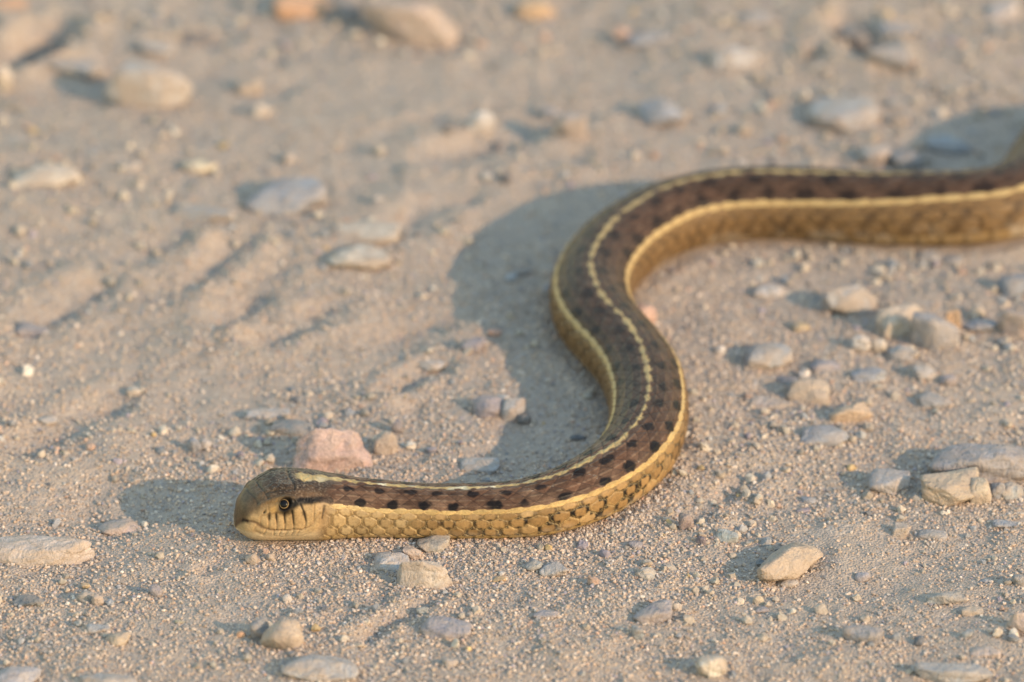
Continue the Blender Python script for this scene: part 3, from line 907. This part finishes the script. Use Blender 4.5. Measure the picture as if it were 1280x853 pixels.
stone(515, 689, 26, 18, (.52, .39, .30), 'angular', 'salmon stone between the sharp-edged rock and the belly')
stone(558, 783, 66, 32, (.27, .255, .27), 'flat', 'oval purplish grey stone in the open grit', seed=6)
stone(529, 763, 18, 13, (.30, .30, .26), 'round', 'greenish pebble just behind the oval purplish stone')
stone(816, 765, 50, 32, (.31, .28, .28), 'round', 'rounded mauve stone near a white pebble', seed=7)
stone(846, 758, 13, 13, (.62, .54, .45), 'round', 'white pebble beside the rounded mauve stone')
stone(666, 706, 26, 20, (.30, .32, .31), 'flat', 'greenish grey stone half sunk in front of the body')
stone(692, 711, 36, 22, LGRAY, 'flat', 'pale grey stone next to the half sunk greenish one')
stone(795, 680, 20, 12, PURP, 'flat', 'purple flake close to the lower curve')
stone(624, 724, 18, 8, (.55, .36, .18), 'chip', 'orange ochre chip beside a white crumb')
stone(627, 717, 9, 7, WHITE, 'round', 'white crumb beside the orange ochre chip')
stone(797, 790, 16, 20, (.27, .29, .29), 'flat', 'bluish upright chip below the rounded mauve stone')
stone(682, 768, 32, 13, PURP, 'flat', 'faint mauve flake level with the oval stone')
stone(450, 807, 16, 6, (.58, .42, .26), 'chip', 'orange flake by the shadowed furrow')
stone(563, 828, 20, 15, (.50, .42, .36), 'round', 'pale pink pebble below the oval purplish stone')
stone(808, 716, 28, 20, (.42, .39, .34), 'clod', 'speckled clod on the open grit')
stone(983, 699, 112, 36, (.46, .36, .26), 'round', 'long smooth tan stone pointing at the boulder', yaw=50, seed=64, bury=.2, tall=.062)
stone(1112, 601, 54, 36, (.34, .325, .32), 'angular', 'grey stone beside the tan boulder', seed=4)
stone(1146, 619, 18, 13, (.27, .27, .26), 'round', 'little grey pebble wedged between grey stone and tan boulder')
stone(1188, 607, 76, 50, (.43, .35, .25), 'angular', 'tan boulder with a dark hollow under its shaded flank', seed=19, bury=.2, dpx=58)
stone(1224, 612, 32, 38, (.50, .41, .30), 'round', 'rounded sandy stone attached to the tan boulder')
stone(1125, 662, 24, 20, (.47, .40, .34), 'angular', 'small pale cube-like pebble below the grey stone')
stone(1165, 667, 38, 15, GRAY, 'flat', 'grey flake half sunk below the tan boulder')
stone(948, 749, 15, 14, (.56, .46, .31), 'round', 'round yellowish bead-like pebble near the long tan stone')
stone(953, 762, 18, 10, PURP, 'flat', 'mauve flake below the yellowish bead-like pebble')
stone(1183, 746, 50, 22, (.30, .30, .28), 'angular', 'greenish grey stone with a pale crest', yaw=18)
stone(1215, 763, 28, 15, TAN, 'flat', 'tan flake touching the greenish grey stone')
stone(1278, 778, 42, 32, (.44, .35, .31), 'angular', 'pinkish brown stone at the photo edge', yaw=-20, seed=8)
stone(1078, 793, 54, 28, (.25, .25, .26), 'flat', 'dark grey mottled stone near the bottom', yaw=-12, seed=5)
stone(1192, 838, 100, 38, (.31, .315, .31), 'flat', 'broad smooth grey stone at the bottom', yaw=-3, seed=12)
stone(890, 830, 40, 34, (.58, .53, .43), 'round', 'whitish knobbly stone at the bottom', seed=4)
stone(858, 652, 20, 24, (.24, .18, .17), 'round', 'brown pebble at the edge of a furrow beside the body')
stone(909, 671, 30, 18, (.31, .33, .31), 'chip', 'greenish slate chip near the brown pebble', yaw=-20)
stone(876, 675, 16, 11, (.16, .13, .14), 'chip', 'dark edged flake next to the brown pebble', yaw=-30)
stone(1011, 625, 20, 12, BLUE, 'round', 'blue-grey pebble beyond the long tan stone')
stone(1004, 638, 18, 8, (.24, .20, .25), 'flat', 'purple flake under the blue-grey pebble')
stone(1274, 725, 20, 18, (.24, .25, .25), 'round', 'grey pebble at the photo edge above the pinkish brown stone')
stone(1258, 655, 36, 12, BLUE, 'flat', 'bluish flake below the largest dark slab')
stone(985, 727, 28, 15, (.44, .41, .37), 'angular', 'pale stone crumb against the long tan stone')
stone(1078, 720, 20, 15, (.36, .34, .36), 'round', 'light mauve pebble in coarse grit')
stone(1265, 614, 32, 24, (.40, .39, .35), 'round', 'pale grey pebble in front of the largest dark slab')
stone(1247, 612, 18, 24, (.27, .28, .29), 'angular', 'blue-grey pebble between sandy stone and pale grey pebble')
stone(1232, 814, 40, 15, (.47, .39, .35), 'flat', 'pale pink flake above the broad smooth grey stone')
stone(1232, 726, 18, 8, (.27, .29, .31), 'flat', 'thin bluish flake beside an orange grain')
stone(877, 668, 9, 8, TAN, 'round', 'grain-sized tan pebble above the dark edged flake')


# ---------------------------------------------------------------- grit: uncountable grains
def grit(name, n, size_lo, size_hi, skew, area, dens, seed, tones, gap_min):
    g = np.random.default_rng(seed)
    x0, x1, y0, y1 = area
    P = np.column_stack([g.uniform(x0, x1, n), g.uniform(y0, y1, n)])
    keep = g.uniform(0, 1, n) < dens(P)
    P = P[keep]
    if name == 'grit':
        e = path_xy(g.uniform(0, 1.3, 9000)) + g.normal(0, .10, (9000, 2))
        P = np.vstack([P, e])
    for sx, sy, sr, sa, sb, sw in STONE_SPOTS if name == 'grit' else []:
        if sr > .028:
            k = int(900 * (sa + sb))
            th, ra = g.uniform(0, 2 * math.pi, k), g.normal(.97, .12, k)
            ex, ey = sa * ra * np.cos(th), sb * ra * np.sin(th)
            P = np.vstack([P, np.column_stack([sx + ex * math.cos(sw) - ey * math.sin(sw), sy + ex * math.sin(sw) + ey * math.cos(sw)])])
    sz = size_lo + (size_hi - size_lo) * g.uniform(0, 1, len(P)) ** skew
    gap = snake_gap(P)
    k = gap > sz * .5 + gap_min - .028
    P, sz = P[k], sz[k]
    for sx, sy, sr, sa, sb, sw in STONE_SPOTS:
        if sr > .03:
            qx, qy = P[:, 0] - sx, P[:, 1] - sy
            m = np.hypot((qx * math.cos(sw) + qy * math.sin(sw)) / sa, (qy * math.cos(sw) - qx * math.sin(sw)) / sb) > .80
            P, sz = P[m], sz[m]
    z = ground_height(P) + sz * g.uniform(.02, .30, len(P))
    me = bpy.data.meshes.new(name)
    me.from_pydata(np.column_stack([P, z]).tolist(), [], [])
    sc = sz[:, None] * g.uniform(.72, 1.25, (len(P), 3)) * np.array([1, 1, .82])
    rot = g.uniform(0, 6.283, (len(P), 3)) * np.array([.10, .10, 1.0])
    t = np.array([c for _, c in tones])
    wts = np.array([w for w, _ in tones], float)
    col = t[g.choice(len(t), len(P), p=wts / wts.sum())] * g.uniform(.80, 1.18, (len(P), 1))
    a = me.attributes.new('size', 'FLOAT_VECTOR', 'POINT'); a.data.foreach_set('vector', sc.astype(np.float32).ravel())
    a = me.attributes.new('turn', 'FLOAT_VECTOR', 'POINT'); a.data.foreach_set('vector', rot.astype(np.float32).ravel())
    a = me.attributes.new('pick', 'INT', 'POINT'); a.data.foreach_set('value', g.integers(0, 7, len(P)).astype(np.int32))
    a = me.attributes.new('tint', 'FLOAT_COLOR', 'POINT'); a.data.foreach_set('color', np.column_stack([col, np.ones(len(P))]).astype(np.float32).ravel())
    o = link(name, me, None, kind='stuff')
    ng = bpy.data.node_groups.new(name + '_scatter', 'GeometryNodeTree')
    ng.interface.new_socket('Geometry', in_out='INPUT', socket_type='NodeSocketGeometry')
    ng.interface.new_socket('Geometry', in_out='OUTPUT', socket_type='NodeSocketGeometry')
    Nn, Ll = ng.nodes, ng.links
    gi, go = Nn.new('NodeGroupInput'), Nn.new('NodeGroupOutput')
    g2i = Nn.new('GeometryNodeGeometryToInstance')
    for k in range(7):
        ico = Nn.new('GeometryNodeMeshIcoSphere'); ico.inputs['Radius'].default_value = .5; ico.inputs['Subdivisions'].default_value = 2
        nt = Nn.new('ShaderNodeTexNoise'); nt.noise_dimensions = '4D'; nt.inputs['W'].default_value = k * 9.1 + seed; nt.inputs['Scale'].default_value = 1.7
        sub = Nn.new('ShaderNodeVectorMath'); sub.operation = 'SUBTRACT'; sub.inputs[1].default_value = (.5, .5, .5)
        scl = Nn.new('ShaderNodeVectorMath'); scl.operation = 'SCALE'; scl.inputs['Scale'].default_value = .95
        sp = Nn.new('GeometryNodeSetPosition')
        sh = Nn.new('GeometryNodeSetShadeSmooth'); sh.inputs['Shade Smooth'].default_value = False
        sm = Nn.new('GeometryNodeSetMaterial'); sm.inputs['Material'].default_value = M_GRAIN
        Ll.new(nt.outputs['Color'], sub.inputs[0]); Ll.new(sub.outputs[0], scl.inputs[0])
        Ll.new(ico.outputs['Mesh'], sp.inputs['Geometry']); Ll.new(scl.outputs[0], sp.inputs['Offset'])
        Ll.new(sp.outputs[0], sh.inputs['Geometry']); Ll.new(sh.outputs[0], sm.inputs['Geometry']); Ll.new(sm.outputs[0], g2i.inputs[0])
    iop = Nn.new('GeometryNodeInstanceOnPoints'); iop.inputs['Pick Instance'].default_value = True
    def attr(nm, typ):
        q = Nn.new('GeometryNodeInputNamedAttribute'); q.data_type = typ; q.inputs['Name'].default_value = nm
        return q.outputs['Attribute']
    Ll.new(gi.outputs[0], iop.inputs['Points']); Ll.new(g2i.outputs[0], iop.inputs['Instance'])
    Ll.new(attr('pick', 'INT'), iop.inputs['Instance Index'])
    Ll.new(attr('turn', 'FLOAT_VECTOR'), iop.inputs['Rotation'])
    Ll.new(attr('size', 'FLOAT_VECTOR'), iop.inputs['Scale'])
    Ll.new(iop.outputs[0], go.inputs[0])
    o.modifiers.new('scatter', 'NODES').node_group = ng
    return o

TONES = [(30, (0.447, 0.328, 0.244)), (22, (0.516, 0.388, 0.290)), (12, (0.389, 0.293, 0.225)), (8, (0.470, 0.328, 0.230)), (11, (0.354, 0.303, 0.272)),
         (7, (0.595, 0.464, 0.361)), (3, (0.252, 0.223, 0.206)), (2, (0.665, 0.535, 0.432)), (2, (0.516, 0.323, 0.225)), (3, (0.332, 0.272, 0.272))]
def near_dens(P):
    y = P[:, 1]
    f = 1 - .75 * sstep(-.2, .9, y)
    return f * (1 - .35 * sstep(1.5, 2.3, np.abs(P[:, 0]))) * np.clip(.72 + .6 * fbm(np.column_stack([P * 2.6, 0 * y]), 91, 3), .18, 1)
def clump(P):
    return np.clip(.10 + .6 * fbm(np.column_stack([P * 2.0, 0 * P[:, 0]]), 95, 3) + .40 * sstep(.4, .9, P[:, 0]) * sstep(-.9, -.2, P[:, 1]) + .25 * sstep(.2, 1.0, P[:, 1]), .05, 1)
grit('grit', 380000, .0032, .0102, 2.1, (-2.3, 2.3, -2.2, 3.2), near_dens, 3, TONES, .0)
COARSE = [(60, (.385, .305, .235)), (36, (.42, .34, .26)), (30, (.34, .28, .22)), (16, (0.391, 0.306, 0.231)), (16, (0.464, 0.369, 0.278)), (14, (0.278, 0.257, 0.245)), (10, (0.340, 0.306, 0.278)), (8, (0.216, 0.209, 0.208)),
          (9, (0.556, 0.466, 0.370)), (7, (0.453, 0.291, 0.208)), (6, (0.299, 0.242, 0.250)), (4, (0.134, 0.126, 0.125)), (3, (0.484, 0.330, 0.167))]
grit('gravel', 26000, .0095, .032, 3.4, (-2.6, 2.6, -2.4, 3.5), clump, 4, COARSE, .010)
